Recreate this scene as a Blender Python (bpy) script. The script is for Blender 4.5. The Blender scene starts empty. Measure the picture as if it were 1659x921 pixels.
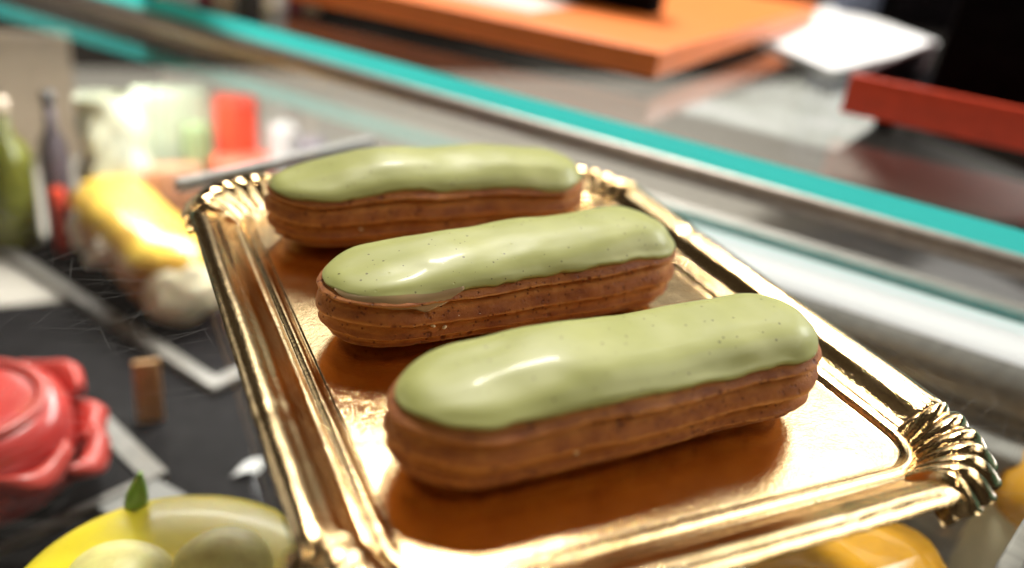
import bpy, bmesh, math, random
from mathutils import Vector, Matrix, Euler, noise
random.seed(7)
S = 0.01                                   # everything below is written in centimetres
C = bpy.context.scene.collection
SC = bpy.context.scene
R = math.radians
sin, cos, pi = math.sin, math.cos, math.pi

# ---------------------------------------------------------------- camera
cam_d = bpy.data.cameras.new('camera')
cam = bpy.data.objects.new('camera', cam_d); C.objects.link(cam)
cam.location = Vector((-12.46, -20.544, 13.712)) * S
cam.rotation_euler = Euler((1.098, -0.128, -0.434), 'XYZ')
cam_d.sensor_width = 36.0
cam_d.lens = 36.0 * 1399.34 / 1659.0
cam_d.clip_start = 0.005; cam_d.clip_end = 60
cam_d.dof.use_dof = True
cam_d.dof.focus_distance = 0.248
cam_d.dof.aperture_fstop = 3.7
SC.camera = cam

# ---------------------------------------------------------------- world and light
w = bpy.data.worlds.new('World'); SC.world = w; w.use_nodes = True
nt = w.node_tree; nt.nodes.clear()
wo = nt.nodes.new('ShaderNodeOutputWorld'); bg = nt.nodes.new('ShaderNodeBackground')
tc = nt.nodes.new('ShaderNodeTexCoord')
nz = nt.nodes.new('ShaderNodeTexNoise'); nz.inputs['Scale'].default_value = 2.4; nz.inputs['Detail'].default_value = 3
rp = nt.nodes.new('ShaderNodeValToRGB')
e = rp.color_ramp.elements
e[0].position = .38; e[0].color = (.012, .008, .006, 1)
e[1].position = .72; e[1].color = (.85, .74, .60, 1)
m = e.new(.54); m.color = (.16, .12, .09, 1)
nt.links.new(tc.outputs['Generated'], nz.inputs['Vector']); nt.links.new(nz.outputs['Fac'], rp.inputs['Fac'])
nt.links.new(rp.outputs['Color'], bg.inputs['Color']); nt.links.new(bg.outputs[0], wo.inputs[0])
bg.inputs['Strength'].default_value = .14

def area(name, az, el, dist, sx, sy, power, col, aim=(0, 0, 1)):
    d = bpy.data.lights.new(name, 'AREA'); d.shape = 'RECTANGLE'; d.size = sx; d.size_y = sy
    d.energy = power; d.color = col
    o = bpy.data.objects.new(name, d); C.objects.link(o)
    a = Vector(aim) * S
    v = Vector((cos(R(az)) * cos(R(el)), sin(R(az)) * cos(R(el)), sin(R(el))))
    o.location = a + v * dist
    o.rotation_euler = v.to_track_quat('Z', 'Y').to_euler()
    return o
for k, q in enumerate((5.5, 1.0, .8, 2.6)):                           # four tall panes of the shop front, behind the shelf
    area('shop_window_pane', 31 + 15 * k, 35.5, 1.6, .34, .40, q * pi * .136, (1, .98, .95))
area('low_window', 8, 22, 1.7, .50, .44, 14.0 * pi * .22, (.97, .98, 1))      # bright low window beyond the right end of the shelf
area('sunny_window', 67, 57, 2.0, .30, .30, 46.0, (1, .95, .87))           # sun from behind the case
area('right_window', -27, 42, 2.0, 1.0, .8, 12.0, (1, .93, .82))           # light from the right
area('left_rim_fill', 132, 25, 1.8, .55, .32, 1.3 * pi * .176, (1, .99, .94))  # added lamp for the pale band on the left rim of the tray
for k in range(3):                                                    # warm ceiling spots
    area('ceiling_spot', 188 + 7 * k, 52, 1.9, .05, .05, 0.9, (1, .82, .58))
d = bpy.data.lights.new('case_fill', 'AREA'); d.shape = 'RECTANGLE'; d.size = .34; d.size_y = .03; d.energy = .95; d.color = (1, .96, .90)
o = bpy.data.objects.new('case_fill', d); C.objects.link(o)             # added unseen lamp under the shelf, brightens the far things, shining down and forward
o.location = Vector((-5.0, 36.0, -1.6)) * S; o.rotation_euler = Euler((R(-14), 0, R(-53.4)), 'XYZ')
SC.view_settings.view_transform = 'Standard'
SC.view_settings.look = 'None'
SC.view_settings.exposure = 0.5
SC.view_settings.gamma = 1.0
SC.render.engine = 'CYCLES'
SC.cycles.max_bounces = 12; SC.cycles.transparent_max_bounces = 24; SC.cycles.glossy_bounces = 6

# ---------------------------------------------------------------- helpers
def obj(name, bm, mat, parent=None, smooth=True, loc=None, fixn=True):
    me = bpy.data.meshes.new(name)
    if fixn: bmesh.ops.recalc_face_normals(bm, faces=bm.faces)
    for v in bm.verts: v.co *= S
    bm.to_mesh(me); bm.free()
    for m in (mat if isinstance(mat, (list, tuple)) else [mat]): me.materials.append(m)
    if smooth:
        for p in me.polygons: p.use_smooth = True
    o = bpy.data.objects.new(name, me); C.objects.link(o)
    if parent: o.parent = parent
    if loc: o.location = Vector(loc) * S
    return o
def tag(o, label=None, cat=None, group=None, kind=None):
    if label: o['label'] = label
    if cat: o['category'] = cat
    if group: o['group'] = group
    if kind: o['kind'] = kind
    return o
def thing(name, loc, label, cat, rz=0, group=None):
    o = bpy.data.objects.new(name, None); C.objects.link(o)
    o.empty_display_size = .02
    o.location = Vector(loc) * S; o.rotation_euler = (0, 0, rz)
    return tag(o, label, cat, group)
def grid(bm, rows, close=False):
    """rows: list of lists of points, all equal length -> quads"""
    vr = [[bm.verts.new(p) for p in r] for r in rows]
    n = len(vr[0])
    for a, b in zip(vr, vr[1:]):
        for i in range(n if close else n - 1):
            j = (i + 1) % n
            try: bm.faces.new((a[i], a[j], b[j], b[i]))
            except ValueError: pass
    return vr
def box(bm, x0, x1, y0, y1, z0, z1, bev=0.0, M=None, seg=2):
    t = bmesh.new()
    bmesh.ops.create_cube(t, size=1)
    for v in t.verts:
        v.co = Vector(((x0 + x1) / 2 + v.co.x * (x1 - x0), (y0 + y1) / 2 + v.co.y * (y1 - y0), (z0 + z1) / 2 + v.co.z * (z1 - z0)))
    if bev: bmesh.ops.bevel(t, geom=list(t.edges), offset=bev, segments=seg, affect='EDGES', profile=.6)
    if M:
        for v in t.verts: v.co = M @ v.co
    merge(bm, t)
def merge(bm, t):
    mp = {v: bm.verts.new(v.co) for v in t.verts}
    for f in t.faces: bm.faces.new([mp[v] for v in f.verts])
    t.free()
def prism(bm, pts, z0, z1, bev=0.0, seg=3):
    t = bmesh.new()
    lo = [t.verts.new((x, y, z0)) for x, y in pts]; hi = [t.verts.new((x, y, z1)) for x, y in pts]
    n = len(pts)
    t.faces.new(lo[::-1]); t.faces.new(hi)
    for i in range(n): t.faces.new((lo[i], lo[(i + 1) % n], hi[(i + 1) % n], hi[i]))
    if bev: bmesh.ops.bevel(t, geom=list(t.edges), offset=bev, segments=seg, affect='EDGES', profile=.6)
    merge(bm, t)
def lathe(bm, prof, n=64, wob=None, cen=(0, 0)):
    rows = []
    for r, z in prof:
        row = []
        for i in range(n):
            a = 2 * pi * i / n
            rr = r * (1 + (wob(a, r, z) if wob else 0))
            row.append((cen[0] + rr * cos(a), cen[1] + rr * sin(a), z))
        rows.append(row)
    grid(bm, rows, close=True)
def sstep(a, b, x):
    t = max(0, min(1, (x - a) / (b - a))); return t * t * (3 - 2 * t)

# ---------------------------------------------------------------- materials
def new(name):
    m = bpy.data.materials.new(name); m.use_nodes = True
    n = m.node_tree; p = n.nodes['Principled BSDF']
    return m, n, p
def nd(n, t, **kw):
    o = n.nodes.new(t)
    for k, v in kw.items():
        if k in o.inputs: o.inputs[k].default_value = v
        else: setattr(o, k, v)
    return o
def coords(n, sc=(100, 100, 100), rot=(0, 0, 0)):
    t = nd(n, 'ShaderNodeTexCoord'); mp = nd(n, 'ShaderNodeMapping')
    mp.inputs['Scale'].default_value = sc; mp.inputs['Rotation'].default_value = rot
    n.links.new(t.outputs['Object'], mp.inputs['Vector']); return mp.outputs[0]
def ramp(n, fac, stops):
    r = nd(n, 'ShaderNodeValToRGB'); e = r.color_ramp.elements
    while len(e) < len(stops): e.new(.5)
    for k, (p, c) in enumerate(stops):
        e[k].position = p; e[k].color = (*c, 1) if len(c) == 3 else c
    n.links.new(fac, r.inputs['Fac']); return r.outputs['Color']
def bump(n, p, h, strength, dist, nrm=None):
    b = nd(n, 'ShaderNodeBump'); b.inputs['Strength'].default_value = strength; b.inputs['Distance'].default_value = dist
    n.links.new(h, b.inputs['Height'])
    if nrm: n.links.new(nrm, b.inputs['Normal'])
    n.links.new(b.outputs[0], p.inputs['Normal']); return b.outputs[0]
def simple(name, col, rough=.5, metal=0., var=.12, scale=1.0, bstr=.0, coat=0., sss=0., spec=.5):
    m, n, p = new(name)
    v = coords(n)
    z = nd(n, 'ShaderNodeTexNoise', Scale=scale, Detail=4.)
    n.links.new(v, z.inputs['Vector'])
    a = tuple(max(0, c * (1 - var)) for c in col); b = tuple(min(1, c * (1 + var)) for c in col)
    n.links.new(ramp(n, z.outputs['Fac'], [(.3, a), (.7, b)]), p.inputs['Base Color'])
    p.inputs['Roughness'].default_value = rough; p.inputs['Metallic'].default_value = metal
    p.inputs['Coat Weight'].default_value = coat; p.inputs['Coat Roughness'].default_value = .08
    p.inputs['Subsurface Weight'].default_value = sss; p.inputs['Subsurface Radius'].default_value = (.004, .003, .002)
    p.inputs['Specular IOR Level'].default_value = spec
    if bstr: bump(n, p, z.outputs['Fac'], bstr, .001)
    return m

def gold_foil():
    m, n, p = new('gold foil card')
    v = coords(n)
    p.inputs['Metallic'].default_value = 1
    z0 = nd(n, 'ShaderNodeTexNoise', Scale=.9, Detail=3.)
    n.links.new(v, z0.inputs['Vector'])
    n.links.new(ramp(n, z0.outputs['Fac'], [(.3, (.79, .56, .27)), (.7, (.86, .64, .35))]), p.inputs['Base Color'])
    z1 = nd(n, 'ShaderNodeTexNoise', Scale=9., Detail=4., Roughness=.65)
    n.links.new(v, z1.inputs['Vector'])
    z2 = nd(n, 'ShaderNodeTexNoise', Scale=1.3, Detail=2.)
    n.links.new(v, z2.inputs['Vector'])
    r = nd(n, 'ShaderNodeMapRange'); n.links.new(z0.outputs['Fac'], r.inputs[0])
    r.inputs[3].default_value = .07; r.inputs[4].default_value = .14
    n.links.new(r.outputs[0], p.inputs['Roughness'])
    b1 = bump(n, p, z2.outputs['Fac'], .14, .0012)
    bump(n, p, z1.outputs['Fac'], .50, .00026, b1)
    return m
GOLD = gold_foil()

def glaze_mat():
    m, n, p = new('green fondant glaze')
    v = coords(n)
    z = nd(n, 'ShaderNodeTexNoise', Scale=.55, Detail=3.); n.links.new(v, z.inputs['Vector'])
    base = ramp(n, z.outputs['Fac'], [(.3, (.265, .28, .085)), (.7, (.335, .345, .125))])
    vo = nd(n, 'ShaderNodeTexVoronoi', Scale=4.6); vo.inputs['Randomness'].default_value = 1
    n.links.new(v, vo.inputs['Vector'])
    sep = nd(n, 'ShaderNodeSeparateColor'); n.links.new(vo.outputs['Color'], sep.inputs[0])
    siz = nd(n, 'ShaderNodeMath', operation='MULTIPLY'); siz.inputs[1].default_value = .19
    pw = nd(n, 'ShaderNodeMath', operation='POWER'); pw.inputs[1].default_value = 1.5
    n.links.new(sep.outputs[0], pw.inputs[0]); n.links.new(pw.outputs[0], siz.inputs[0])
    lt = nd(n, 'ShaderNodeMath', operation='LESS_THAN'); n.links.new(vo.outputs['Distance'], lt.inputs[0]); n.links.new(siz.outputs[0], lt.inputs[1])
    mu = nd(n, 'ShaderNodeMath', operation='MULTIPLY'); mu.inputs[1].default_value = .85
    n.links.new(lt.outputs[0], mu.inputs[0])
    mx = nd(n, 'ShaderNodeMix', data_type='RGBA')
    n.links.new(mu.outputs[0], mx.inputs['Factor']); n.links.new(base, mx.inputs['A']); mx.inputs['B'].default_value = (.07, .055, .015, 1)
    n.links.new(mx.outputs['Result'], p.inputs['Base Color'])
    p.inputs['Roughness'].default_value = .48; p.inputs['Specular IOR Level'].default_value = .35; p.inputs['Coat Weight'].default_value = .06; p.inputs['Coat Roughness'].default_value = .09
    p.inputs['Subsurface Weight'].default_value = .25; p.inputs['Subsurface Radius'].default_value = (.004, .004, .0015)
    p.inputs['Subsurface Scale'].default_value = .6
    # drips drawn along the length and tiny pits
    v2 = coords(n, (35, 160, 160))
    z2 = nd(n, 'ShaderNodeTexNoise', Scale=.8, Detail=3.); n.links.new(v2, z2.inputs['Vector'])
    b = bump(n, p, z2.outputs['Fac'], .12, .0012)
    vp = nd(n, 'ShaderNodeTexVoronoi', Scale=1.7); n.links.new(v, vp.inputs['Vector'])
    mr = nd(n, 'ShaderNodeMapRange'); n.links.new(vp.outputs['Distance'], mr.inputs[0]); mr.inputs[1].default_value = .0; mr.inputs[2].default_value = .07
    bump(n, p, mr.outputs[0], .25, .0006, b)
    return m
GLAZE = glaze_mat()

def choux_mat():
    m, n, p = new('baked choux pastry')
    v = coords(n)
    at = nd(n, 'ShaderNodeAttribute', attribute_name='bake')
    z = nd(n, 'ShaderNodeTexNoise', Scale=1.1, Detail=5., Roughness=.6); n.links.new(v, z.inputs['Vector'])
    vs = coords(n, (30, 220, 220))
    zs = nd(n, 'ShaderNodeTexNoise', Scale=1.2, Detail=4.); n.links.new(vs, zs.inputs['Vector'])
    a1 = nd(n, 'ShaderNodeMath', operation='MULTIPLY_ADD'); a1.inputs[1].default_value = .55
    n.links.new(at.outputs['Fac'], a1.inputs[0]); 
    a2 = nd(n, 'ShaderNodeMath', operation='MULTIPLY_ADD'); a2.inputs[1].default_value = .75; a2.inputs[2].default_value = -.12
    n.links.new(z.outputs['Fac'], a2.inputs[0]); n.links.new(a2.outputs[0], a1.inputs[2])
    a3 = nd(n, 'ShaderNodeMath', operation='MULTIPLY_ADD'); a3.inputs[1].default_value = .20; n.links.new(zs.outputs['Fac'], a3.inputs[0]); 
    a4 = nd(n, 'ShaderNodeMath', operation='SUBTRACT'); a4.inputs[1].default_value = .20
    n.links.new(a1.outputs[0], a3.inputs[2]); n.links.new(a3.outputs[0], a4.inputs[0])
    col = ramp(n, a4.outputs[0], [(.12, (.58, .27, .07)), (.42, (.41, .15, .032)), (.70, (.21, .058, .015)), (.95, (.10, .025, .008))])
    # pores
    vo = nd(n, 'ShaderNodeTexVoronoi', Scale=5.5); n.links.new(v, vo.inputs['Vector'])
    mr = nd(n, 'ShaderNodeMapRange'); n.links.new(vo.outputs['Distance'], mr.inputs[0]); mr.inputs[1].default_value = .08; mr.inputs[2].default_value = .26
    vb = nd(n, 'ShaderNodeTexVoronoi', Scale=1.5); n.links.new(v, vb.inputs['Vector'])
    mb = nd(n, 'ShaderNodeMapRange'); n.links.new(vb.outputs['Distance'], mb.inputs[0]); mb.inputs[1].default_value = .07; mb.inputs[2].default_value = .16
    mp_ = nd(n, 'ShaderNodeMath', operation='MINIMUM'); n.links.new(mr.outputs[0], mp_.inputs[0]); n.links.new(mb.outputs[0], mp_.inputs[1])
    cm = nd(n, 'ShaderNodeMix', data_type='RGBA'); n.links.new(mp_.outputs[0], cm.inputs['Factor']); cm.inputs['A'].default_value = (.20, .062, .020, 1)
    n.links.new(col, cm.inputs['B'])
    n.links.new(cm.outputs['Result'], p.inputs['Base Color'])
    p.inputs['Roughness'].default_value = .62; p.inputs['Specular IOR Level'].default_value = .3
    p.inputs['Subsurface Weight'].default_value = .12; p.inputs['Subsurface Radius'].default_value = (.004, .0018, .0006)
    p.inputs['Subsurface Scale'].default_value = .5
    zf = nd(n, 'ShaderNodeTexNoise', Scale=14., Detail=5., Roughness=.7); n.links.new(v, zf.inputs['Vector'])
    b = bump(n, p, zs.outputs['Fac'], .5, .0010)
    b = bump(n, p, mp_.outputs[0], .8, .0011, b)
    bump(n, p, zf.outputs['Fac'], .8, .0008, b)
    return m
CHOUX = choux_mat()

def glass_mat():
    m, n, p = new('scratched clear glass')
    out = n.nodes['Material Output']; n.nodes.remove(p)
    tr = nd(n, 'ShaderNodeBsdfTransparent'); tr.inputs['Color'].default_value = (.97, .99, .985, 1)
    gl = nd(n, 'ShaderNodeBsdfGlossy'); gl.inputs['Roughness'].default_value = .012
    fr = nd(n, 'ShaderNodeFresnel', IOR=1.5)
    mf = nd(n, 'ShaderNodeMath', operation='MULTIPLY', use_clamp=True); mf.inputs[1].default_value = 1.6
    n.links.new(fr.outputs[0], mf.inputs[0])
    mix = nd(n, 'ShaderNodeMixShader'); n.links.new(mf.outputs[0], mix.inputs[0]); n.links.new(tr.outputs[0], mix.inputs[1]); n.links.new(gl.outputs[0], mix.inputs[2])
    # hairline scratches in several directions, plus dust
    tot = None
    for ang, off, th in ((12, 0, .76), (24, 3.1, .762), (-18, 7.7, .765), (58, 12.3, .77), (-50, 17.9, .77), (85, 25, .79), (35, 31, .765)):
        t = nd(n, 'ShaderNodeTexCoord'); wz = nd(n, 'ShaderNodeTexNoise', Scale=7., Detail=1.)
        n.links.new(t.outputs['Object'], wz.inputs['Vector'])
        ws = nd(n, 'ShaderNodeVectorMath', operation='SCALE'); ws.inputs['Scale'].default_value = .05
        n.links.new(wz.outputs['Color'], ws.inputs[0])
        ad = nd(n, 'ShaderNodeVectorMath', operation='ADD'); n.links.new(t.outputs['Object'], ad.inputs[0]); n.links.new(ws.outputs[0], ad.inputs[1])
        mp = nd(n, 'ShaderNodeMapping'); mp.vector_type = 'TEXTURE'
        mp.inputs['Rotation'].default_value = (0, 0, R(ang)); mp.inputs['Scale'].default_value = (.05, .00045, 1)
        mp.inputs['Location'].default_value = (off * .1, off * .07, 0)
        n.links.new(ad.outputs[0], mp.inputs['Vector'])
        z = nd(n, 'ShaderNodeTexNoise', Scale=1., Detail=0.); n.links.new(mp.outputs[0], z.inputs['Vector'])
        mr = nd(n, 'ShaderNodeMapRange'); n.links.new(z.outputs['Fac'], mr.inputs[0]); mr.inputs[1].default_value = th; mr.inputs[2].default_value = th + .05
        if tot is None: tot = mr.outputs[0]
        else:
            a = nd(n, 'ShaderNodeMath', operation='MAXIMUM'); n.links.new(tot, a.inputs[0]); n.links.new(mr.outputs[0], a.inputs[1]); tot = a.outputs[0]
    v = coords(n)
    vo = nd(n, 'ShaderNodeTexVoronoi', Scale=2.); n.links.new(v, vo.inputs['Vector'])
    du = nd(n, 'ShaderNodeMath', operation='LESS_THAN'); du.inputs[1].default_value = .03; n.links.new(vo.outputs['Distance'], du.inputs[0])
    a = nd(n, 'ShaderNodeMath', operation='MAXIMUM'); n.links.new(tot, a.inputs[0]); n.links.new(du.outputs[0], a.inputs[1])
    sc = nd(n, 'ShaderNodeMath', operation='MULTIPLY_ADD'); sc.inputs[1].default_value = .055; sc.inputs[2].default_value = .004; n.links.new(a.outputs[0], sc.inputs[0])
    df = nd(n, 'ShaderNodeBsdfDiffuse'); df.inputs['Color'].default_value = (.8, .78, .74, 1)
    mix2 = nd(n, 'ShaderNodeMixShader'); n.links.new(sc.outputs[0], mix2.inputs[0]); n.links.new(mix.outputs[0], mix2.inputs[1]); n.links.new(df.outputs[0], mix2.inputs[2])
    n.links.new(mix2.outputs[0], out.inputs['Surface'])
    return m
GLASS = glass_mat()
def clear_mat():
    m, n, p = new('clear glass underside')
    out = n.nodes['Material Output']; n.nodes.remove(p)
    tr = nd(n, 'ShaderNodeBsdfTransparent'); tr.inputs['Color'].default_value = (.99, 1, .995, 1)
    n.links.new(tr.outputs[0], out.inputs['Surface']); return m
CLEAR = clear_mat()
def teal_mat():
    m, n, p = new('teal glass edge')
    v = coords(n, (6, 6, 700))
    z = nd(n, 'ShaderNodeTexNoise', Scale=1., Detail=3.); n.links.new(v, z.inputs['Vector'])
    v2 = coords(n, (14, 14, 1))
    z2 = nd(n, 'ShaderNodeTexNoise', Scale=1., Detail=2.); n.links.new(v2, z2.inputs['Vector'])
    mm = nd(n, 'ShaderNodeMath', operation='MULTIPLY_ADD'); mm.inputs[1].default_value = .4
    n.links.new(z.outputs['Fac'], mm.inputs[0]); 
    m2 = nd(n, 'ShaderNodeMath', operation='MULTIPLY'); m2.inputs[1].default_value = .6; n.links.new(z2.outputs['Fac'], m2.inputs[0]); n.links.new(m2.outputs[0], mm.inputs[2])
    n.links.new(ramp(n, mm.outputs[0], [(.38, (.005, .28, .30)), (.60, (.08, .80, .75))]), p.inputs['Base Color'])
    p.inputs['Roughness'].default_value = .22
    tl = nd(n, 'ShaderNodeBsdfTranslucent'); tl.inputs['Color'].default_value = (.09, .88, .85, 1)
    mx = nd(n, 'ShaderNodeMixShader'); mx.inputs[0].default_value = .8
    n.links.new(p.outputs[0], mx.inputs[1]); n.links.new(tl.outputs[0], mx.inputs[2]); n.links.new(mx.outputs[0], n.nodes['Material Output'].inputs['Surface'])
    return m
TEAL = teal_mat()
def brushed(name, col, rough, metal=1., rot=0):
    m, n, p = new(name)
    v = coords(n, (2, 260, 260), (0, 0, rot))
    z = nd(n, 'ShaderNodeTexNoise', Scale=1., Detail=4.); n.links.new(v, z.inputs['Vector'])
    n.links.new(ramp(n, z.outputs['Fac'], [(.3, tuple(c * .85 for c in col)), (.7, tuple(min(1, c * 1.12) for c in col))]), p.inputs['Base Color'])
    p.inputs['Metallic'].default_value = metal; p.inputs['Roughness'].default_value = rough
    bump(n, p, z.outputs['Fac'], .1, .0003); return m
PHI = -53.447
STEEL = brushed('warm brushed steel rail', (.36, .31, .28), .50, .8, 0)
LEDGE = brushed('grey brown counter panel', (.50, .46, .41), .4, .2, R(-PHI))
ALU = brushed('pale aluminium frame', (.44, .42, .39), .4, .4, 0)
BLACK = simple('black display board', (.009, .008, .009), .6, var=.4, spec=.06)
GREYFLOOR = simple('grey steel case floor', (.42, .41, .42), .3, .5, var=.15, scale=.3)
GREYRIM = simple('grey painted board edge', (.22, .205, .185), .4, var=.2)
ORANGE = simple('orange lacquered card', (.75, .185, .03), .42, var=.06, scale=.5)
REDC = simple('red lacquered card', (.80, .075, .03), .38, var=.1)
BLACKC = simple('black matte card', (.006, .005, .006), .9, var=.3, spec=.03)
SHADED_RED = simple('red card in shade', (.06, .012, .012), .5, var=.2)
WHITE = simple('white paper', (.80, .80, .80), .6, var=.04)
PINKW = simple('pale pink paper', (.75, .55, .48), .6, var=.06)
NAVY = simple('slate blue card', (.10, .12, .18), .5, var=.15)
MAROON = simple('maroon carton', (.22, .02, .05), .4, var=.15)
BEIGE = simple('beige carton', (.52, .42, .32), .5, var=.1)
DARKGL = simple('dark bottle glass', (.03, .03, .035), .12, var=.3)
OLIVE = simple('olive green reflection bottle', (.14, .15, .02), .25, var=.3)
PURPLE = simple('dark purple grey reflection', (.10, .08, .10), .6, var=.3)
SAGE = simple('sage reflection and bottle cap', (.38, .43, .32), .5, var=.2, scale=.4)
TAN = simple('tan wood', (.50, .26, .09), .5, var=.12)
BROWN = simple('brown reflection carton', (.36, .17, .09), .5, var=.15)
YELLOW = simple('yellow lemon glaze', (.92, .74, .02), .4, var=.12, coat=.1, sss=.3)
CREAM = simple('cream dome', (.92, .80, .30), .45, var=.14, scale=2.5, bstr=.35, sss=.4)
MERINGUE = simple('white meringue', (.86, .80, .62), .45, var=.06, sss=.2)
CRUST = simple('tart crust', (.55, .30, .09), .6, var=.25, scale=3, bstr=.3)
LEAF = simple('fresh green leaf', (.24, .46, .05), .35, var=.25, scale=2, sss=.1)
REDGL = simple('red mirror glaze', (.60, .045, .04), .28, var=.15, coat=.3, sss=.1)
REDPET = simple('red sugar petal', (.58, .065, .05), .35, var=.2, sss=.2)
OGLAZE = simple('orange yellow glaze', (.95, .50, .07), .3, var=.4, scale=.45, coat=.5, sss=.15)
OCHOUX = simple('golden choux', (.50, .22, .06), .5, var=.35, scale=1.2, bstr=.3)
PCREAM = simple('pale pastry cream', (.90, .82, .58), .4, var=.06, sss=.2)
SUGAR = simple('white sugar pieces', (.90, .80, .66), .4, var=.05, sss=.2)
APRICOT = simple('glazed orange fruit', (.88, .42, .03), .15, var=.2, scale=.8, coat=.7, sss=.2)
FONDANT = simple('thin translucent fondant', (.33, .235, .12), .25, var=.12, coat=.4, sss=.2)
CRUMB = simple('white chocolate crumb', (.78, .70, .48), .5, var=.1)

# ================================================================ SETTING: display case
dv = Vector((cos(R(PHI)), sin(R(PHI)), 0)); nv = Vector((-dv.y, dv.x, 0))     # along the ledge edge / away from it
OFF = 17.534
FR = Matrix(((dv.x, nv.x, 0, nv.x * OFF), (dv.y, nv.y, 0, nv.y * OFF), (0, 0, 1, 0), (0, 0, 0, 1)))   # ledge frame: x along, y back
ZB, ZT = 1.189, 2.20

# lower glass (the one the tray stands on)
g = thing('glass_counter_top', (0, 0, 0), 'scratched clear glass counter top the gold pastry tray stands on', 'glass top')
bm = bmesh.new()
def quad(bm, M, x0, x1, y0, y1, z):
    f = bm.faces.new([bm.verts.new(M @ Vector(q)) for q in ((x0, y0, z), (x1, y0, z), (x1, y1, z), (x0, y1, z))]); return f
quad(bm, FR, -95, 45, -60, .9, 0)
obj('upper_face', bm, GLASS, g, smooth=False, fixn=False)
bm = bmesh.new(); quad(bm, FR, -95, 45, -60, .9, -.8)
obj('under_face', bm, CLEAR, g, smooth=False, fixn=False)

# rail carrying the upper ledge
bm = bmesh.new()
prof = [(.95, .02), (.30, .02), (.27, .10), (.30, .18), (.10, .22), (-.02, .34), (-.08, .52), (-.06, .72), (.02, .90), (.14, 1.02), (.28, 1.08), (.36, 1.10), (.36, 1.175), (.95, 1.175)]
rows = []
for k in range(36):
    x = -95 + 140 * k / 35
    rows.append([tuple(FR @ Vector((x, y, z))) for y, z in prof])
grid(bm, rows)
r_ = obj('metal_rail', bm, STEEL); tag(r_, 'rounded grey brown metal rail under the teal edged glass shelf', 'rail')

lg = thing('glass_shelf', FR @ Vector((0, 0, ZB)), 'thick clear glass shelf with bright teal edge holding the orange box', 'glass shelf')
bm = bmesh.new(); quad(bm, FR, -95, 75, 0, 75, ZT)
for v in bm.verts: v.co -= FR @ Vector((0, 0, ZB))
obj('upper_face', bm, GLASS, lg, smooth=False, fixn=False)
bm = bmesh.new()
b2 = bmesh.new(); b2.faces.new([b2.verts.new(FR @ Vector(q)) for q in ((-95, 0, ZB), (75, 0, ZB), (75, 0, ZT), (-95, 0, ZT))])
for v in b2.verts: v.co -= FR @ Vector((0, 0, ZB))
bm.free()
obj('polished_edge', b2, TEAL, lg, smooth=False)
# frame below the lower glass, parallel to the rail
bm = bmesh.new()
TUBE, n_, p_ = new('white light diffuser')
p_.inputs['Base Color'].default_value = (.8, .8, .8, 1); p_.inputs['Emission Color'].default_value = (1, .98, .95, 1); p_.inputs['Emission Strength'].default_value = .5
bm2 = bmesh.new()
grid(bm2, [[tuple(FR @ Vector((-10 + 55 * k / 35, y, z))) for y, z in [(-.95, -1.4), (-1.3, -1.5), (-1.7, -1.66), (-2.1, -1.88), (-2.4, -2.1), (-2.62, -2.32), (-2.68, -2.46)]] for k in range(36)])
tag(obj('light_tube', bm2, TUBE), 'glowing white light strip inside the case along the metal rail', 'lamp')
prof = [(1.2, -1.3), (-.9, -1.6), (-1.3, -1.75), (-2.0, -2.1), (-2.72, -2.5), (-3.2, -2.9), (-3.5, -3.4), (-3.6, -4.0), (-3.5, -4.5), (-3.3, -4.6), (-3.3, -4.9), (-3.7, -5.0), (-5.0, -5.2), (-5.3, -5.4), (-5.3, -14.8)]
rows = []
for k in range(36):
    x = -11 + 56 * k / 35
    rows.append([tuple(FR @ Vector((x, y, z))) for y, z in prof])
grid(bm, rows)
tag(obj('aluminium_frame', bm, ALU), 'bright aluminium frame inside the case below the metal rail', 'frame')

bm = bmesh.new(); prism(bm, [(-60, -50), (60, -50), (60, 110), (-60, 110)], -27, -25)
tag(obj('case_floor', bm, BLACK, smooth=False), kind='structure')
bm = bmesh.new(); prism(bm, [(1.5, -40), (60, -40), (60, 33.8), (1.5, 33.8)], -15.9, -14.9, .2)
tag(obj('steel_shelf', bm, GREYFLOOR, smooth=False), 'grey steel shelf inside the case under right side of tray', 'shelf')
bm = bmesh.new(); prism(bm, [(-60, -40), (1.3, -40), (1.3, 33.8), (-60, 33.8)], -16.6, -15.72, .1)
tag(obj('black_shelf', bm, BLACK, smooth=False), 'glossy black shelf inside the case under the left pastries', 'shelf')

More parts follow.
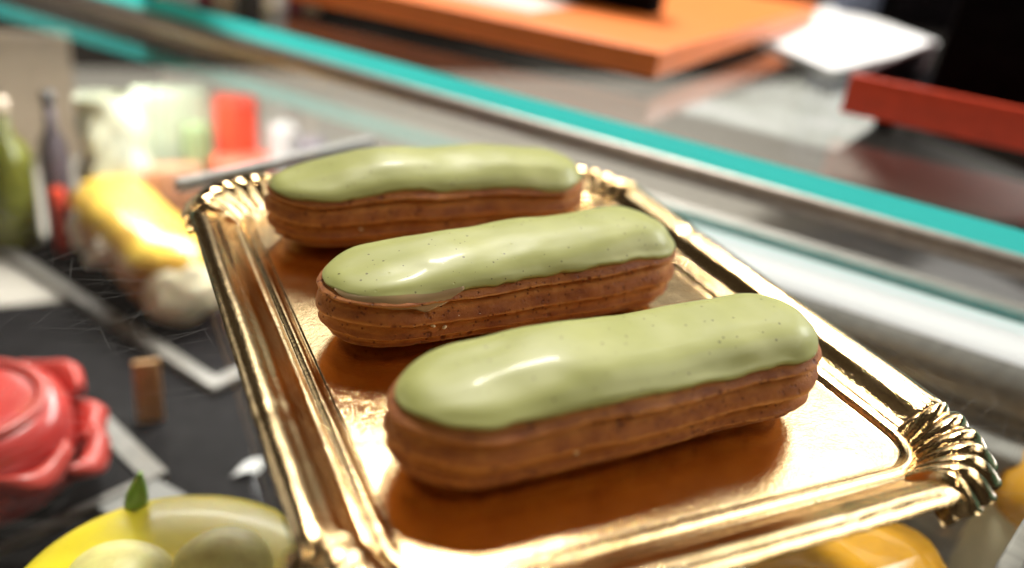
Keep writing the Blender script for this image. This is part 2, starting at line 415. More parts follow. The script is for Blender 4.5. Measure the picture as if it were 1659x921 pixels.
# ================================================================ GOLD TRAY
TW, Y0, Y1 = 9.5, -11.0, 12.4
def tray():
    t = thing('cake_tray', (0, 0, 0), 'shiny gold embossed cardboard tray with fluted corners under three green eclairs', 'tray')
    RC, D = 3.4, 2.29                                 # corner centre inset, rim width
    cx, cy0, cy1 = TW - RC, Y0 + RC, Y1 - RC
    corners = [(cx, cy1, 0), (-cx, cy1, 90), (-cx, cy0, 180), (cx, cy0, 270)]
    rf = RC - D
    # floor
    bm = bmesh.new()
    ring = []
    for x, y, a0 in corners:
        for k in range(13):
            a = R(a0 + 90 * k / 12); ring.append((x + rf * cos(a), y + rf * sin(a)))
    NX, NY = 60, 72
    # grid-filled floor: concentric rings scaled toward the centre line keep it smooth
    rows = []
    for q in (1, .985, .95, .9, .8, .65, .5, .35, .2, .05):
        rows.append([(x * q, .7 + (y - .7) * q, .10 + .035 * noise.noise(Vector((x * q * .16, y * q * .16, 3)))) for x, y in ring])
    grid(bm, rows, close=True)
    bm.faces.new([v for v in bm.verts][-len(ring):])
    obj('floor_panel', bm, GOLD, t)
    prof = [(0, .10), (.05, .07), (.11, .08), (.17, .14), (.23, .22), (.30, .275), (.37, .29), (.44, .27), (.49, .225), (.53, .20), (.58, .215), (.63, .26), (.68, .275), (.73, .27), (.78, .29),
            (.9, .38), (1.05, .52), (1.2, .68), (1.32, .80), (1.42, .86), (1.5, .885), (1.58, .93), (1.68, 1.01), (1.8, 1.06), (1.92, 1.07), (2.04, 1.05), (2.14, 1.01), (2.22, .95), (2.29, .86)]
    def zz(x, y, s, z):
        k = sstep(.4, 1.2, s)
        return z + k * .05 * noise.noise(Vector((x * .22, y * .22, s * .5))) + .012 * noise.noise(Vector((x * 1.1, y * 1.1, s * 3)))
    prof = [(a_, b_ if a_ < .7 else .27 + (b_ - .27) * .84) for a_, b_ in prof]
    bead = [q for q in prof if q[0] <= .64]
    # bead runs right round
    bm = bmesh.new()
    rows = []
    for s, z in bead:
        row = []
        for i, (x, y, a0) in enumerate(corners):
            for k in range(17):
                a = R(a0 + 90 * k / 16); px, py = x + (rf + s) * cos(a), y + (rf + s) * sin(a)
                row.append((px, py, zz(px, py, s, z)))
            nx, ny, na = corners[(i + 1) % 4]
            a = R(a0 + 90)
            p0 = (x + (rf + s) * cos(a), y + (rf + s) * sin(a)); p1 = (nx + (rf + s) * cos(a), ny + (rf + s) * sin(a))
            for k in range(1, 40):
                q = k / 40; px, py = p0[0] * (1 - q) + p1[0] * q, p0[1] * (1 - q) + p1[1] * q
                row.append((px, py, zz(px, py, s, z)))
        rows.append(row)
    grid(bm, rows, close=True)
    obj('raised_bead', bm, GOLD, t)
    rim = [q for q in prof if q[0] >= .63]
    for i, (x, y, a0) in enumerate(corners):
        nx, ny, _ = corners[(i + 1) % 4]
        a = R(a0 + 90); ux, uy = cos(a), sin(a)
        L = math.hypot(nx - x, ny - y); tx, ty = (nx - x) / L, (ny - y) / L
        rows = []
        N = int(L * 4)
        bm = bmesh.new()
        for s, z in rim:
            row = []
            for k in range(N + 1):
                q = -.75 + (L + 1.5) * k / N
                px, py = x + tx * q + ux * (rf + s), y + ty * q + uy * (rf + s)
                dent = -.05 * math.exp(-((q - L * .73) / .10) ** 2) * sstep(.8, 1.4, s)       # small crease in the card
                row.append((px, py, zz(px, py, s, z) + dent - .30 * sstep(.85, 1.4, s) * (sstep(0, -.7, q) + sstep(L, L + .7, q))))
            rows.append(row)
        grid(bm, rows)
        obj('rim', bm, GOLD, t)
        # fluted corner fan
        bm = bmesh.new(); rows = []
        NR, NA = 44, 220
        for j in range(NR + 1):
            u = j / NR
            row = []
            for k in range(NA + 1):
                th = -7 + 104 * k / NA
                tw = 24 * (1 - u) * (.35 + .65 * (th + 7) / 104)          # flutes lean like twisted rope
                ph = (th + tw) / 14.6
                f = abs(sin(pi * ph)) ** .62
                side = sstep(0, 13, th + 7) * sstep(0, 13, 97 - th)
                rin = rf + .56 - .06 * f
                rout = RC + .10 + .20 * side * f
                r = rin + (rout - rin) * u
                base = .20 + .84 * sin(pi * min(1, u * 1.02) ** .85 * .78) ** 1.2
                if u > .62: base -= 1.0 * (u - .62) ** 1.6
                z = base + (.02 + .19 * sin(pi * min(1, u * .85 + .02))) * (f - .55) * (.45 + .55 * side)
                z = z * (.30 + .70 * side)
                aa = R(a0 + th)
                px, py = x + r * cos(aa), y + r * sin(aa)
                row.append((px, py, z + .02 * noise.noise(Vector((px, py, 9)))))
            rows.append(row)
        grid(bm, rows)
        obj('fluted_corner', bm, GOLD, t)
    # card underside so the tray has a base
    bm = bmesh.new(); prism(bm, [(-TW + 2.4, Y0 + 2.4), (TW - 2.4, Y0 + 2.4), (TW - 2.4, Y1 - 2.4), (-TW + 2.4, Y1 - 2.4)], .004, .03)
    obj('card_base', bm, simple('grey card underside', (.35, .34, .32), .8), t, smooth=False)
    return t
tray()

# ================================================================ ECLAIRS
def stadium(a, ns=130, na=44):
    """core points + outward normals round a stadium, starting at the near side left"""
    out = []
    for k in range(ns): out.append((-a + 2 * a * k / ns, 0, 0, -1))
    for k in range(na): t = -pi / 2 + pi * k / na; out.append((a, 0, cos(t), sin(t)))
    for k in range(ns): out.append((a - 2 * a * k / ns, 0, 0, 1))
    for k in range(na): t = pi / 2 + pi * k / na; out.append((-a, 0, cos(t), sin(t)))
    return out
def spow(v, e): return math.copysign(abs(v) ** e, v)
def eclair(name, loc, rz, Ln, Wd, H, seed, label, edge0=8, taperL=.16, smear=False, hs=0, th=.18):
    t = thing(name, loc, label, 'eclair', rz, 'eclairs on the gold tray')
    a = (Ln - Wd) / 2
    st = stadium(a)
    def place(px, nx, ny, rad, z, zt):
        # plan wobble, tapered ends, slight sag
        wx = px + nx * rad
        tl = 1 - taperL * sstep(-a + .5, -Ln / 2, wx) - .03 * sstep(a, Ln / 2, wx)
        y = ny * rad * tl + .17 * noise.noise(Vector((wx * .33, seed, 0)))
        g = 1 + hs * wx / 6 + .075 * noise.noise(Vector((wx * .30, seed + 5, 0))) - th * sstep(-a + 2.6, -Ln / 2 - .3, wx) * zt ** 3 - .03 * sstep(a - .3, Ln / 2, wx) * zt
        return (wx, y, z * g)
    edges = []
    for i, (px, _, nx, ny) in enumerate(st):
        wx = px + nx * Wd / 2
        e = edge0 + 7 * noise.noise(Vector((px * .33 + nx * .7, ny * .9, seed + 11))) + 4.0 * noise.noise(Vector((px * 1.1 + nx * 1.4, ny * 2, seed + 14))) + 1.2 * noise.noise(Vector((px * 3.1 + nx * 3, ny * 4, seed + 17)))
        edges.append(e)
    NQ = 250
    bm = bmesh.new(); rows = []; bake = []
    for j in range(NQ + 1):
        tt = -90 + 180 * j / NQ
        c, s = cos(R(tt)), sin(R(tt))
        row = []; zt = (s + 1) / 2
        for i, (px, _, nx, ny) in enumerate(st):
            wv = 2.0 * noise.noise(Vector((px * .22 + nx, ny * 1.2, seed + 2))) + .9 * noise.noise(Vector((px * .8 + nx * 1.5, ny * 2, seed + 8)))
            f = ((tt + wv + 64) / 19.5); fl = math.floor(f); fr = f - fl
            on = sstep(-70, -52, tt) * (1 - sstep(45, 65, tt))
            lobe = sstep(0, .08, fr) * (1 - .9 * max(0, (fr - .22) / .78) ** 1.1)       # piped ridges that overhang the one below
            am = (.30 if smear else .36) * (1 + .5 * noise.noise(Vector((px * .5, fl * 3.1, seed))))
            und_g = 1 - sstep(edges[i] - 3, edges[i] + 5, tt)                     # nothing of the piping pokes through the glaze
            rg = am * (lobe - .6) * on * und_g
            lump = .05 * noise.noise(Vector((px * .7 + nx, ny * 1.5 + tt * .02, seed + 3))) + .030 * noise.noise(Vector((px * 2.6 + nx * 4, ny * 4, tt * .12 + seed))) + .022 * noise.noise(Vector((px * 6 + nx * 9, ny * 9, tt * .3 + seed)))
            rad = (Wd / 2) * spow(c, .80) + (rg + lump * und_g - .05 * (1 - und_g)) * c ** .3 if c > 1e-4 else 0
            z = H / 2 + H / 2 * spow(s, .80) + .10 * rg
            row.append(place(px, nx, ny, rad, max(0, z), zt))
            crest = math.exp(-((fr - .07) / .055) ** 2); belly = sstep(.12, .24, fr) * (1 - sstep(.42, .72, fr)); rec = sstep(.9, .99, fr)
            bake.append(max(0, min(1, .34 + on * (.50 * belly - .42 * crest + .35 * rec - .10) + .2 * (tt < -45))))
        rows.append(row)
    vr = grid(bm, rows, close=True)
    body = obj('choux_body', bm, CHOUX, t)
    at = body.data.attributes.new('bake', 'FLOAT', 'POINT')
    at.data.foreach_set('value', bake)
    # glaze
    NG = 60
    bm = bmesh.new(); rows = []
    for j in range(-4, NG + 1):
        row = []
        for i, (px, _, nx, ny) in enumerate(st):
            q = max(0, j) / NG
            tt = edges[i] + (90 - edges[i]) * q
            c, s = max(0, cos(R(tt))), sin(R(tt))
            if j < 0: off = (-.14, -.06, .01, .045)[j + 4]
            else: off = .065 + .045 * math.exp(-q * 12) - .03 * math.exp(-q * 45)
            wx = px + nx * Wd / 2 * c
            yy = ny * Wd / 2 * c; zq = s * 1.6
            und = .042 * noise.noise(Vector((wx * .30, yy * .55, zq * .8 + seed))) + .040 * noise.noise(Vector((wx * .22, yy * 1.5, zq * 1.5 + seed + 9))) + .022 * noise.noise(Vector((wx * 1.1, yy * 1.6, zq + seed + 4)))
            if j >= 0: off += und * (.25 + .75 * sstep(0, .15, q))
            dz = (-.010, -.05, -.055, -.02)[j + 4] if j < 0 else 0
            rad = (Wd / 2 + off) * spow(c, .80)
            if tt < 60 and j < 0: rad = (Wd / 2) * spow(c, .80) + off
            z = H / 2 + (H / 2 + off * 1.1) * spow(s, .80) + dz
            zt = (s + 1) / 2
            row.append(place(px, nx, ny, rad, z, zt))
        rows.append(row)
    grid(bm, rows, close=True)
    gz = obj('green_glaze', bm, GLAZE, t)
    # crumbs clinging to the side
    rnd = random.Random(seed)
    for k in range(4 if smear else 1):
        px = rnd.uniform(-a, a * .2); tb = rnd.uniform(-14, 2); c, s = cos(R(tb)), sin(R(tb))
        p = place(px, 0, -1, Wd / 2 * spow(c, .8) + .06, H / 2 + H / 2 * spow(s, .8), (s + 1) / 2)
        b = bmesh.new(); bmesh.ops.create_icosphere(b, subdivisions=2, radius=rnd.uniform(.035, .07))
        for v in b.verts: v.co = Vector((v.co.x * rnd.uniform(.8, 1.3), v.co.y, v.co.z * .8)) * (1 + .5 * noise.noise(v.co * 20 + Vector((k, seed, 0)))) + Vector(p)
        obj('crumb', b, CRUMB, t)
    if smear:
        bm = bmesh.new(); rows = []
        for j in range(15):
            q = j / 14; row = []
            for k in range(48):
                u = k / 47
                i0 = len(st) - 18 + k; px, _, nx, ny = st[i0 % len(st)]
                top = edges[i0 % len(st)] + 7
                low = top - (1 + 26 * sin(pi * u) ** .7 * (.8 + .3 * noise.noise(Vector((u * 6, 2, seed)))))
                tb = low + (top - low) * q; c, s = cos(R(tb)), sin(R(tb))
                o = .13 if 0 < j and 0 < k < 47 else -.12
                row.append(place(px, nx, ny, Wd / 2 * spow(c, .8) + o, H / 2 + H / 2 * spow(s, .8), (s + 1) / 2))
            rows.append(row)
        grid(bm, rows); obj('fondant_smear', bm, FONDANT, t)
    return t
eclair('eclair', (-.52, -5.22, .11), R(3.4), 12.6, 3.6, 3.0, 3.3, 'front green glazed eclair, nearest the fluted corner at lower right', edge0=28, hs=.04, th=.15)
eclair('eclair', (-.80, 1.10, .11), R(3.6), 12.25, 3.55, 2.95, 17.2, 'middle green glazed eclair lying between the two other eclairs', edge0=25, smear=True, hs=.06, th=.23)
eclair('eclair', (-.95, 7.65, .11), R(0), 12.2, 3.6, 3.1, 31.9, 'back green glazed eclair, at the far end of the tray by the glass shelf', edge0=24)

# ================================================================ THINGS ON THE GLASS SHELF
def tr(p0, ang): return Matrix.Translation(Vector(p0)) @ Matrix.Rotation(R(ang), 4, 'Z')
# orange box: near corner at (16.8,19.9); left side runs at 132 deg, right side at 33 deg
ob = thing('orange_box', (16.8, 19.9, ZT), 'flat orange box raised on a dark base on the glass shelf', 'box')
la, ra = R(132.5), R(33)
def sk(u, v): return (u * cos(ra) + v * cos(la), u * sin(ra) + v * sin(la))
bm = bmesh.new(); prism(bm, [sk(0, 0), sk(36, 0), sk(36, 25), sk(0, 25)], .65, 2.15, .12)
obj('tray_body', bm, ORANGE, ob)
bm = bmesh.new(); prism(bm, [sk(.35, .35), sk(35.6, .35), sk(35.6, 24.6), sk(.35, 24.6)], .40, .645, .05)
obj('dark_base', bm, BLACKC, ob)
for u, v in ((3, 3), (33, 3), (3, 22), (33, 22)):
    b = bmesh.new(); lathe(b, [(0, .0), (.7, 0), (.75, .1), (.75, .40), (0, .40)], 24, None, sk(u, v)); obj('foot', b, DARKGL, ob)
# black block and pale pink wrapper resting on it
bm = bmesh.new(); prism(bm, [sk(12, 5.5), sk(14, 5.5), sk(14, 14), sk(12, 14)], 0, 8, .2)
b = obj('black_block', bm, BLACKC, loc=(16.8, 19.9, ZT + 2.155)); tag(b, 'upright black block standing on the orange box', 'block')
bm = bmesh.new(); rows = []
for j in range(14):
    row = []
    for i in range(30):
        u, v = 4 + 7 * i / 29, 10 + 9 * j / 13
        x, y = sk(u, v); row.append((x, y, .05 + .9 * abs(noise.noise(Vector((u * .4, v * .4, 4)))) * sin(pi * i / 29) * sin(pi * j / 13)))
    rows.append(row)
grid(bm, rows)
b = obj('paper_wrapper', bm, PINKW, loc=(16.8, 19.9, ZT + 2.155)); tag(b, 'crumpled pale pink paper wrapper lying on the orange box', 'paper')

# red open box
rb = thing('red_box', (24.5, 13.2, ZT), 'open red box with black inside at right end of the glass shelf', 'box')
la2, ra2 = R(-47.7), R(29)
def s2(u, v): return (u * cos(ra2) + v * cos(la2), u * sin(ra2) + v * sin(la2))
bm = bmesh.new(); prism(bm, [s2(0, 0), s2(.4, 0), s2(.4, 22), s2(0, 22)], .8, 2.9, .06); obj('front_wall', bm, REDC, rb)
bm = bmesh.new(); prism(bm, [s2(.42, 0), s2(19, 0), s2(19, .4), s2(.42, .4)], .8, 2.9, .06); obj('side_wall', bm, SHADED_RED, rb)  # red side wall, its shade put into a darker colour
bm = bmesh.new(); prism(bm, [s2(.42, .42), s2(19, .42), s2(19, 22), s2(.42, 22)], .8, 1.1, .04); obj('bottom_panel', bm, BLACKC, rb)
for u, v in ((2, 2), (17, 2), (2, 20), (17, 20)):
    b = bmesh.new(); lathe(b, [(0, 0), (.5, 0), (.5, .79), (0, .79)], 20, None, s2(u, v)); obj('foot', b, BLACKC, rb)
bm = bmesh.new(); prism(bm, [s2(4.5, 3.2), s2(18, 1.2), s2(18, 21), s2(4.5, 21)], 1.12, 8.5, .3)
b = obj('black_case', bm, BLACKC, loc=(24.5, 13.2, ZT)); tag(b, 'black case standing inside the open red box', 'case')

# white sheet, dark equipment behind
bm = bmesh.new(); rows = []
for j in range(8):
    rows.append([(34.6 + 23 * i / 11 + j * 0.4, 24.2 + 10.5 * i / 11 + 17 * j / 7, .05 + .5 * (1 + noise.noise(Vector((i * .3, j * .4, 1)))) * .6) for i in range(12)])
grid(bm, rows)
b = obj('white_paper', bm, WHITE, loc=(0, 0, ZT)); tag(b, 'bright white paper lying on the shelf between orange and red boxes', 'paper')
bm = bmesh.new(); prism(bm, [(62, 44), (92, 24), (112, 58), (82, 78)], 0, 11, .6)
b = obj('black_machine', bm, BLACKC, loc=(0, 0, ZT)); tag(b, 'tall black machine standing behind the white paper', 'machine')
bm = bmesh.new(); prism(bm, [(58.2, 48), (61.2, 45.8), (65, 51), (62, 53.2)], 0, 16, .4)
b = obj('blue_carton', bm, NAVY, loc=(0, 0, ZT)); tag(b, 'slate blue carton standing behind the orange box beside black machine', 'carton')

# row of cartons and bottles at the far left end of the shelf
def carton(name, x, y, wd, dp, h, mat, label, cat, rz=-10):
    bm = bmesh.new(); box(bm, -wd / 2, wd / 2, 0, dp, 0, h, .12)
    o = obj(name, bm, mat, loc=(x, y, ZT)); o.rotation_euler.z = R(rz); tag(o, label, cat); return o
def bottle(name, x, y, r, h, mat, cap, label, z0=ZT, k=1):
    t = thing(name, (x, y, z0), label, 'bottle'); t.scale = (k, k, k)
    b = bmesh.new(); lathe(b, [(0, 0), (r * .95, 0), (r, .15), (r, h * .62), (r * .85, h * .70), (r * .4, h * .78), (r * .36, h * .93), (0, h * .93)], 32); obj('bottle_body', b, mat, t)
    b = bmesh.new(); lathe(b, [(0, h * .92), (r * .42, h * .92), (r * .42, h), (0, h)], 24); obj('cap', b, cap, t)
carton('white_carton', -6.6, 39.5, 2.4, 3, 9, WHITE, 'white carton at far left end of the row on glass shelf', 'carton')
carton('maroon_carton', -4.95, 39.3, .8, 3, 8, MAROON, 'narrow maroon carton beside the white carton at far left', 'carton')
carton('beige_carton', -3.8, 39.2, 1.4, 3, 8.5, BEIGE, 'beige carton between narrow maroon carton and dark bottle', 'carton')
bottle('dark_bottle', -2.3, 39, .75, 9, DARKGL, BLACKC, 'dark bottle next to the beige carton on glass shelf')
bottle('white_bottle', -.7, 38.6, .8, 9, WHITE, SAGE, 'white bottle next to the dark bottle on glass shelf')
carton('wine_red_carton', .65, 38.4, 1.0, 3, 8, MAROON, 'wine red carton right of the white bottle', 'carton')
carton('sand_carton', 1.75, 38.2, 1.0, 3, 8, BEIGE, 'sand coloured carton right of the wine red carton', 'carton')
carton('black_carton', 2.75, 38.1, .8, 3, 8, BLACKC, 'thin black carton left of the orange box', 'carton')

# ================================================================ THINGS INSIDE THE CASE
def put(o, loc, k):
    o.location = Vector(loc) * S; o.scale = (k, k, k); return o

# black boards with grey rims
def board(name, pts, z, label):
    t = thing(name, (pts[0][0], pts[0][1], z), label, 'board')
    o = pts[0]; q = [(x - o[0], y - o[1]) for x, y in pts]
    bm = bmesh.new(); prism(bm, q, 0, .35, .04); obj('board_panel', bm, BLACK, t, smooth=False)
    bm = bmesh.new()
    n = len(q); c = (sum(x for x, y in q) / n, sum(y for x, y in q) / n)
    def ins(p, k): 
        d = math.hypot(p[0] - c[0], p[1] - c[1]); f = 1 - k / d; return (c[0] + (p[0] - c[0]) * f, c[1] + (p[1] - c[1]) * f)
    out = [ins(p, -.35) for p in q]; inn = [ins(p, .79) for p in q]
    rows = [[(x, y, -.02) for x, y in out], [(x, y, .48) for x, y in out], [(x, y, .48) for x, y in inn], [(x, y, .355) for x, y in inn]]
    grid(bm, rows, close=True); obj('grey_rim', bm, GREYRIM, t, smooth=False)
board('slate_board', [(-18.46, 41.43), (-7.3, 21.71), (11.41, 32.3), (0.24, 52.02)], -15.71, 'black serving board with grey rim under the orange glazed pastry')
board('slate_board', [(-32.09, 4.89), (-10.78, 14.9), (-13.53, 21.13), (-34.85, 11.13)], -15.71, 'black serving board with grey rim beside the red flower cake')
bm = bmesh.new(); prism(bm, [(-13.4, 3.1), (-11.6, 4.0), (-9.6, 1.3), (-11.5, .3)], 0, .25, .03)
b = obj('grey_card', bm, simple('grey card', (.20, .195, .185), .5), loc=(0, 0, -6.58), smooth=False); put(b, (5.61, 9.24, -15.71), 1.45); tag(b, 'small grey card lying behind the lemon tart leaf', 'card')
bm = bmesh.new(); box(bm, -.45, .45, -.15, .15, 0, 2.3, .06)
b = obj('wooden_tag', bm, TAN, loc=(-11.3, 7.3, -6.58)); b.rotation_euler.x = R(-14); put(b, (-10.78, 19.83, -15.71), 1.45); tag(b, 'upright tan wooden tag standing on the black shelf', 'tag')
bm = bmesh.new(); rows = [[(.9 * i / 7 - .45 + .1 * j, .6 * j / 5, .05 + .2 * sin(pi * i / 7) * (1 + .5 * noise.noise(Vector((i * .6, j * .6, 0))))) for i in range(8)] for j in range(6)]
grid(bm, rows); b = obj('paper_scrap', bm, WHITE, loc=(-8.7, 3.3, -6.58)); put(b, (-7.01, 14.03, -15.71), 1.45); tag(b, 'tiny white paper scrap on black shelf beside the gold tray', 'paper')

# lemon tart (lower left)
lt = thing('lemon_tart', (-11.7, -6.4, -4.5), 'round yellow lemon tart with cream domes and a green leaf', 'tart')
bm = bmesh.new(); lathe(bm, [(0, 0), (3.1, 0), (3.6, 2.2), (3.7, 2.6), (3.45, 2.79), (0, 2.7)], 72, lambda a, r, z: .012 * sin(a * 26)); obj('crust', bm, CRUST, lt)
bm = bmesh.new(); lathe(bm, [(3.60, 2.55), (3.62, 2.79), (3.45, 3.05), (3.0, 3.32), (1.5, 3.55), (.01, 3.62)], 72); obj('lemon_filling', bm, YELLOW, lt)
for x, y, r, hh, mt in ((-1.0, .55, 1.15, .85, CREAM), (1.05, .35, 1.1, .85, CREAM), (1.7, -1.4, 1.1, .8, CREAM), (-.2, -1.2, 1.2, 1.1, CREAM), (-2.2, -.8, 1.0, 1.0, CREAM)):
    b = bmesh.new(); lathe(b, [(r * cos(R(k)), 3.3 + hh * sin(R(k)) ** .9) for k in range(0, 91, 9)], 40, lambda a, r, z: .03 * sin(3 * a + x * 5)); 
    for v in b.verts: v.co += Vector((x, y, 0))
    obj('cream_dome', b, mt, lt)
bm = bmesh.new(); rows = []
for j in range(15):
    q = j / 14; wd = .48 * sin(pi * min(1, q * .9 + .1)) ** .8 * (1 - .35 * q)
    rows.append([(i / 4 * wd * .8, .1 + .28 * (i / 4) ** 2 * 1 + .25 * q * q, 1.55 * q + .02 * (i % 2)) for i in range(-4, 5)])
grid(bm, rows); b = obj('leaf', bm, LEAF, lt); b.scale = (.8, .8, .78); b.location = Vector((-.65, 2.75, 2.95)) * S; b.rotation_euler = (R(-8), R(8), R(-15))
so = b.modifiers.new('thick', 'SOLIDIFY'); so.thickness = .0008

put(lt, (-11.3, 0.95, -13.97), 1.52)
# red flower cake (left)
rc = thing('red_cake', (-16.4, 3.4, -6.2), 'round glossy red cake with ruffled sugar petals round its edge', 'cake')
bm = bmesh.new(); lathe(bm, [(0, 0), (3.0, 0), (3.2, .3), (3.2, 2.2), (3.0, 2.79), (2.5, 3.05), (1.6, 3.2), (0, 3.25)], 64); obj('glazed_body', bm, REDGL, rc)
bm = bmesh.new(); lathe(bm, [(2.35 + .22 * cos(R(k)), 3.12 + .16 * sin(R(k))) for k in range(0, 361, 30)], 64); obj('ring_rope', bm, REDPET, rc)
for k in range(11):
    a0 = 2 * pi * k / 11 + .2
    b = bmesh.new(); rows = []
    for j in range(9):
        q = j / 8; row = []
        for i in range(19):
            u = i / 18 * 2 - 1
            a = a0 + u * .36
            rr = 3.15 + .2 * sin(k * 2.1) + q * (1.25 - .6 * u * u) + .10 * sin(u * 4 + k) * q
            row.append((rr * cos(a), rr * sin(a), .6 + 1.6 * (k % 2) * .5 + 1.0 * sin(q * 2.6) + .12 * cos(u * 4 + k) * q))
        rows.append(row)
    grid(b, rows); o = obj('petal', b, REDPET, rc); so = o.modifiers.new('thick', 'SOLIDIFY'); so.thickness = .0018

put(rc, (-18.5, 16.8, -15.2), 1.34)
# orange glazed log pastry (left, behind)
x0, y0, x1, y1 = -12.4, 19.6, -9.0, 8.4
ang = math.atan2(y1 - y0, x1 - x0); Lp = math.hypot(x1 - x0, y1 - y0)
op = thing('orange_pastry', ((x0 + x1) / 2, (y0 + y1) / 2, -5.7), 'orange glazed log pastry with white sugar pieces and cream end', 'pastry', ang)
def loaf(bm, L, W, H, z0, t0, t1, off, seed, amp=.06):
    a = (L - W) / 2; rows = []
    for j in range(31):
        tt = t0 + (t1 - t0) * j / 30; c, s = max(0, cos(R(tt))), sin(R(tt)); row = []
        for px, _, nx, ny in stadium(a, 30, 14):
            r = (W / 2 + off) * spow(c, .79); r += amp * noise.noise(Vector((px + nx, ny * 2, tt * .05 + seed))) * (c > .05)
            row.append((px + nx * r, ny * r, z0 + H / 2 + (H / 2 + off) * spow(s, .79)))
        rows.append(row)
    grid(bm, rows, close=True)
bm = bmesh.new(); loaf(bm, Lp, 4.0, 3.9, 0, -90, 90, 0, 1); obj('choux_body', bm, OCHOUX, op)
bm = bmesh.new(); loaf(bm, Lp, 4.0, 3.9, 0, 18, 90, .18, 2); obj('orange_glaze', bm, OGLAZE, op)
bm = bmesh.new(); b_ = bmesh.new(); bmesh.ops.create_uvsphere(b_, u_segments=32, v_segments=20, radius=1)
for v in b_.verts: v.co = Vector((Lp / 2 - .7 + v.co.x * 1.1 + .25 * noise.noise(v.co * 2), v.co.y * 1.95, 1.7 + v.co.z * 1.7 + .2 * noise.noise(v.co * 3))) * 1.0
merge(bm, b_); obj('cream_end', bm, PCREAM, op)
rnd = random.Random(4)
for k in range(11):
    b = bmesh.new(); bmesh.ops.create_icosphere(b, subdivisions=2, radius=rnd.uniform(.3, .55))
    px = rnd.uniform(-3.6, 2.0); z = rnd.uniform(.9, 2.7)
    for v in b.verts: v.co = v.co * (1 + .4 * noise.noise(v.co * 3 + Vector((k, 0, 0)))) + Vector((px, -2.05 + .12 * (z - 1.6), z))
    obj('sugar_piece', b, SUGAR, op)

put(op, (-9.9, 35.3, -15.2), 1.28)
# fruit tart under the near edge of the tray, and a second orange pastry further right
ft = thing('fruit_tart', (3.6, -11.2, -5.4), 'orange fruit tart with white cream side under the tray front edge', 'tart')
bm = bmesh.new(); lathe(bm, [(0, 0), (3.0, 0), (3.3, 1.6), (3.35, 2.6), (3.1, 3.0), (0, 3.0)], 56); obj('cream_side', bm, MERINGUE, ft)
bm = bmesh.new(); lathe(bm, [(3.2, 2.8), (3.25, 3.2), (2.8, 3.7), (1.6, 4.05), (.01, 4.1)], 48, lambda a, r, z: .05 * sin(5 * a) + .03 * sin(9 * a)); obj('orange_fruit', bm, APRICOT, ft)
fp = thing('cream_pastry', (13.4, -10.3, -8), 'tall cream pastry topped with an orange fruit dome at lower right', 'pastry')
bm = bmesh.new(); lathe(bm, [(0, 0), (2.1, 0), (2.2, .5), (2.15, 4.0), (1.9, 4.5), (0, 4.6)], 48, lambda a, r, z: .02 * sin(4 * a + z)); obj('cream_body', bm, PCREAM, fp)
bm = bmesh.new(); lathe(bm, [(1.95, 4.35), (2.1, 4.7), (1.9, 5.5), (1.3, 6.1), (.6, 6.35), (.01, 6.4)], 40); obj('fruit_dome', bm, APRICOT, fp)
put(ft, (9.02, -7.6, -10.83), 1.3); put(fp, (21.16, -6.63, -12.91), 1.3)
b = bmesh.new(); box(b, -.28, .28, -7, 7, -.28, .28, .1)
o = obj('metal_bar', b, ALU, loc=(9.6, -11.15, -1.15)); o.rotation_euler.z = R(22 - 90); tag(o, 'slim bright metal bar inside the case at lower right corner', 'bar')

# pale frame strip under the glass behind the tray
b = bmesh.new(); box(b, -6.6, 5, -.25, .25, -1.5, -.95, .1)
o = obj('white_strip', b, WHITE, loc=(-3.3, 19.6, 0)); o.rotation_euler.z = R(27); tag(o, 'pale strip under the glass behind the back eclair', 'strip')

# far end of the case: bottle, carton and bag shapes added for reflections
ZF, KF = -15.72, 1.25
bm = bmesh.new(); prism(bm, [(-60, 34), (95, 34), (95, 90), (-60, 90)], ZF - .6, ZF - .004)
tag(obj('lower_shelf', bm, LEDGE, smooth=False), 'grey brown lower shelf at the far end of the case', 'shelf')
def cbox(name, x, y, wd, dp, h, mat, label, cat, rz=0, z0=ZF):
    b = bmesh.new(); box(b, -wd / 2, wd / 2, 0, dp, 0, h, .2)
    o = obj(name, b, mat, loc=(x, y, z0)); o.scale = (KF, KF, KF); o.rotation_euler.z = R(rz); tag(o, label, cat); return o
bottle('olive_reflection', -17.63, 42.64, 1.35, 8.4, OLIVE, BEIGE, 'olive green reflection bottle added at left end deep inside the case', ZF, KF)
bottle('purple_reflection', -14.63, 42.64, .75, 8.8, PURPLE, DARKGL, 'dark purple bottle shape added for a reflection beside the olive one', ZF, KF)
cbox('red_reflection', -14.63, 40.14, .7, .8, 4, REDC, 'small red carton shape added for a reflection before the dark purple one', 'carton')
cbox('beige_reflection', -20.63, 60.14, 12, 1, 8.5, BEIGE, 'pale beige board added for a reflection behind the olive bottle shape', 'board')
b = bmesh.new(); rows = []
for j in range(24):
    q = j / 23; row = []
    for i in range(28):
        a = 2 * pi * i / 28
        r = (2.2 - .7 * q) * (1 + .35 * noise.noise(Vector((cos(a) * 1.5, sin(a) * 1.5, q * 5))))
        row.append((r * cos(a) - 1.3 * q, r * .7 * sin(a), 8.6 * q))
    rows.append(row)
grid(b, rows, close=True)
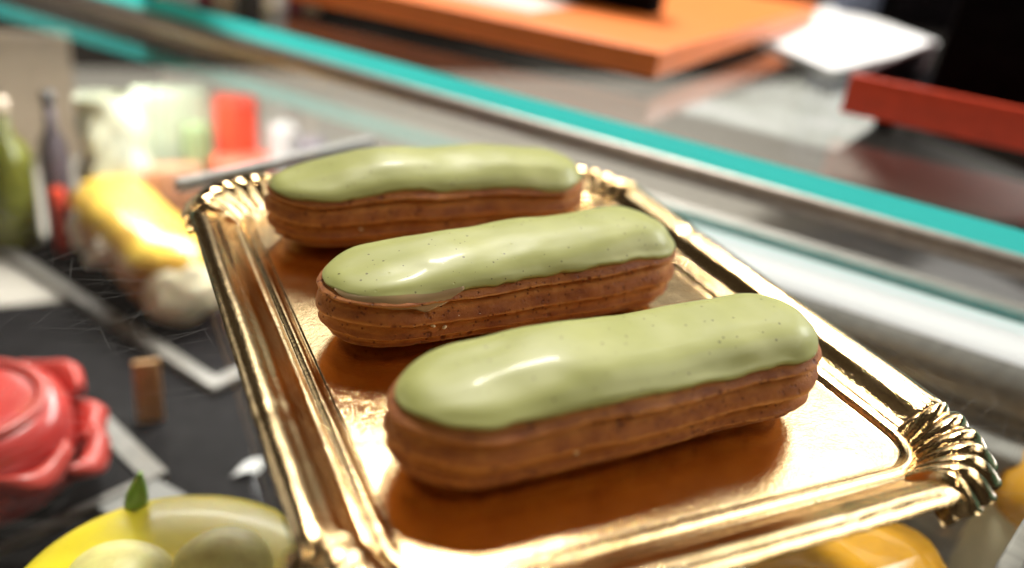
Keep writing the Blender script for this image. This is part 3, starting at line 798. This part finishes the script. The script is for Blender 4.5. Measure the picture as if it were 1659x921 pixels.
o = obj('white_glare', b, simple('mottled white glare', (.46, .48, .38), .6, var=.6, scale=.45), loc=(-9.88, 42.64, ZF)); o.scale = (KF, KF, KF); tag(o, 'crumpled white bag shape added for white glare deep inside the case', 'bag')
cbox('sage_reflection', -6.63, 45.14, 4.2, 1.6, 8.2, SAGE, 'wide pale green carton shape added for a reflection right of the white glare', 'carton', 4)
cbox('brown_reflection', -7.13, 41.39, 3.3, 1.4, 4.6, BROWN, 'low brown reflection carton added before the pale green one', 'carton', 6)
cbox('scarlet_reflection', -2.38, 43.89, 2.4, 1.6, 8.0, REDC, 'tall scarlet carton shape added for a reflection right of the pale green one', 'carton', -6)
cbox('coral_reflection', -2.13, 40.64, 3.4, 1.6, 5.2, simple('coral reflection carton', (.75, .12, .07), .4), 'coral red carton shape added for a reflection before the tall scarlet one', 'carton', 10)
cbox('pale_reflection', 1.12, 42.64, 1.5, 1.6, 6.6, WHITE, 'white carton shape added for glare right of the coral red one', 'carton', 5)
cbox('moss_reflection', -5.0, 43.3, 1.5, 1.3, 6.6, simple('moss green reflection carton', (.22, .30, .14), .5), 'slim moss green reflection carton added before the pale green one, left of the scarlet one', 'carton', 12)
cbox('lilac_reflection', 3.4, 43.0, 1.6, 1.4, 5.6, simple('lilac grey reflection carton', (.45, .40, .48), .5), 'lilac grey reflection carton added at the right end of the far row', 'carton', 18)
bm = bmesh.new(); rows = []  # added pale sheet, stands in for the whitish reflection in the shelf glass
for j in range(10):
    q = j / 9; row = []
    for i in range(16):
        u = i / 15; a = (19.5 + 2.5 * u, 15.2 + 2.6 * u) ; 
        x = 18.5 + 21 * u + (6.5 - 2.5 * u) * q; y = 20.4 + 9.5 * u - (7.5 - 1.5 * u) * q
        row.append((x, y, .9 + .06 * noise.noise(Vector((x * .3, y * .3, 5)))))
    rows.append(row)
grid(bm, rows)
b = obj('reflection_sheet', bm, simple('pale window reflection sheet', (.82, .83, .74), .5, var=.35, scale=.25)); tag(b, 'pale mottled sheet added for the whitish reflection under the glass shelf between the orange and red boxes', 'paper')
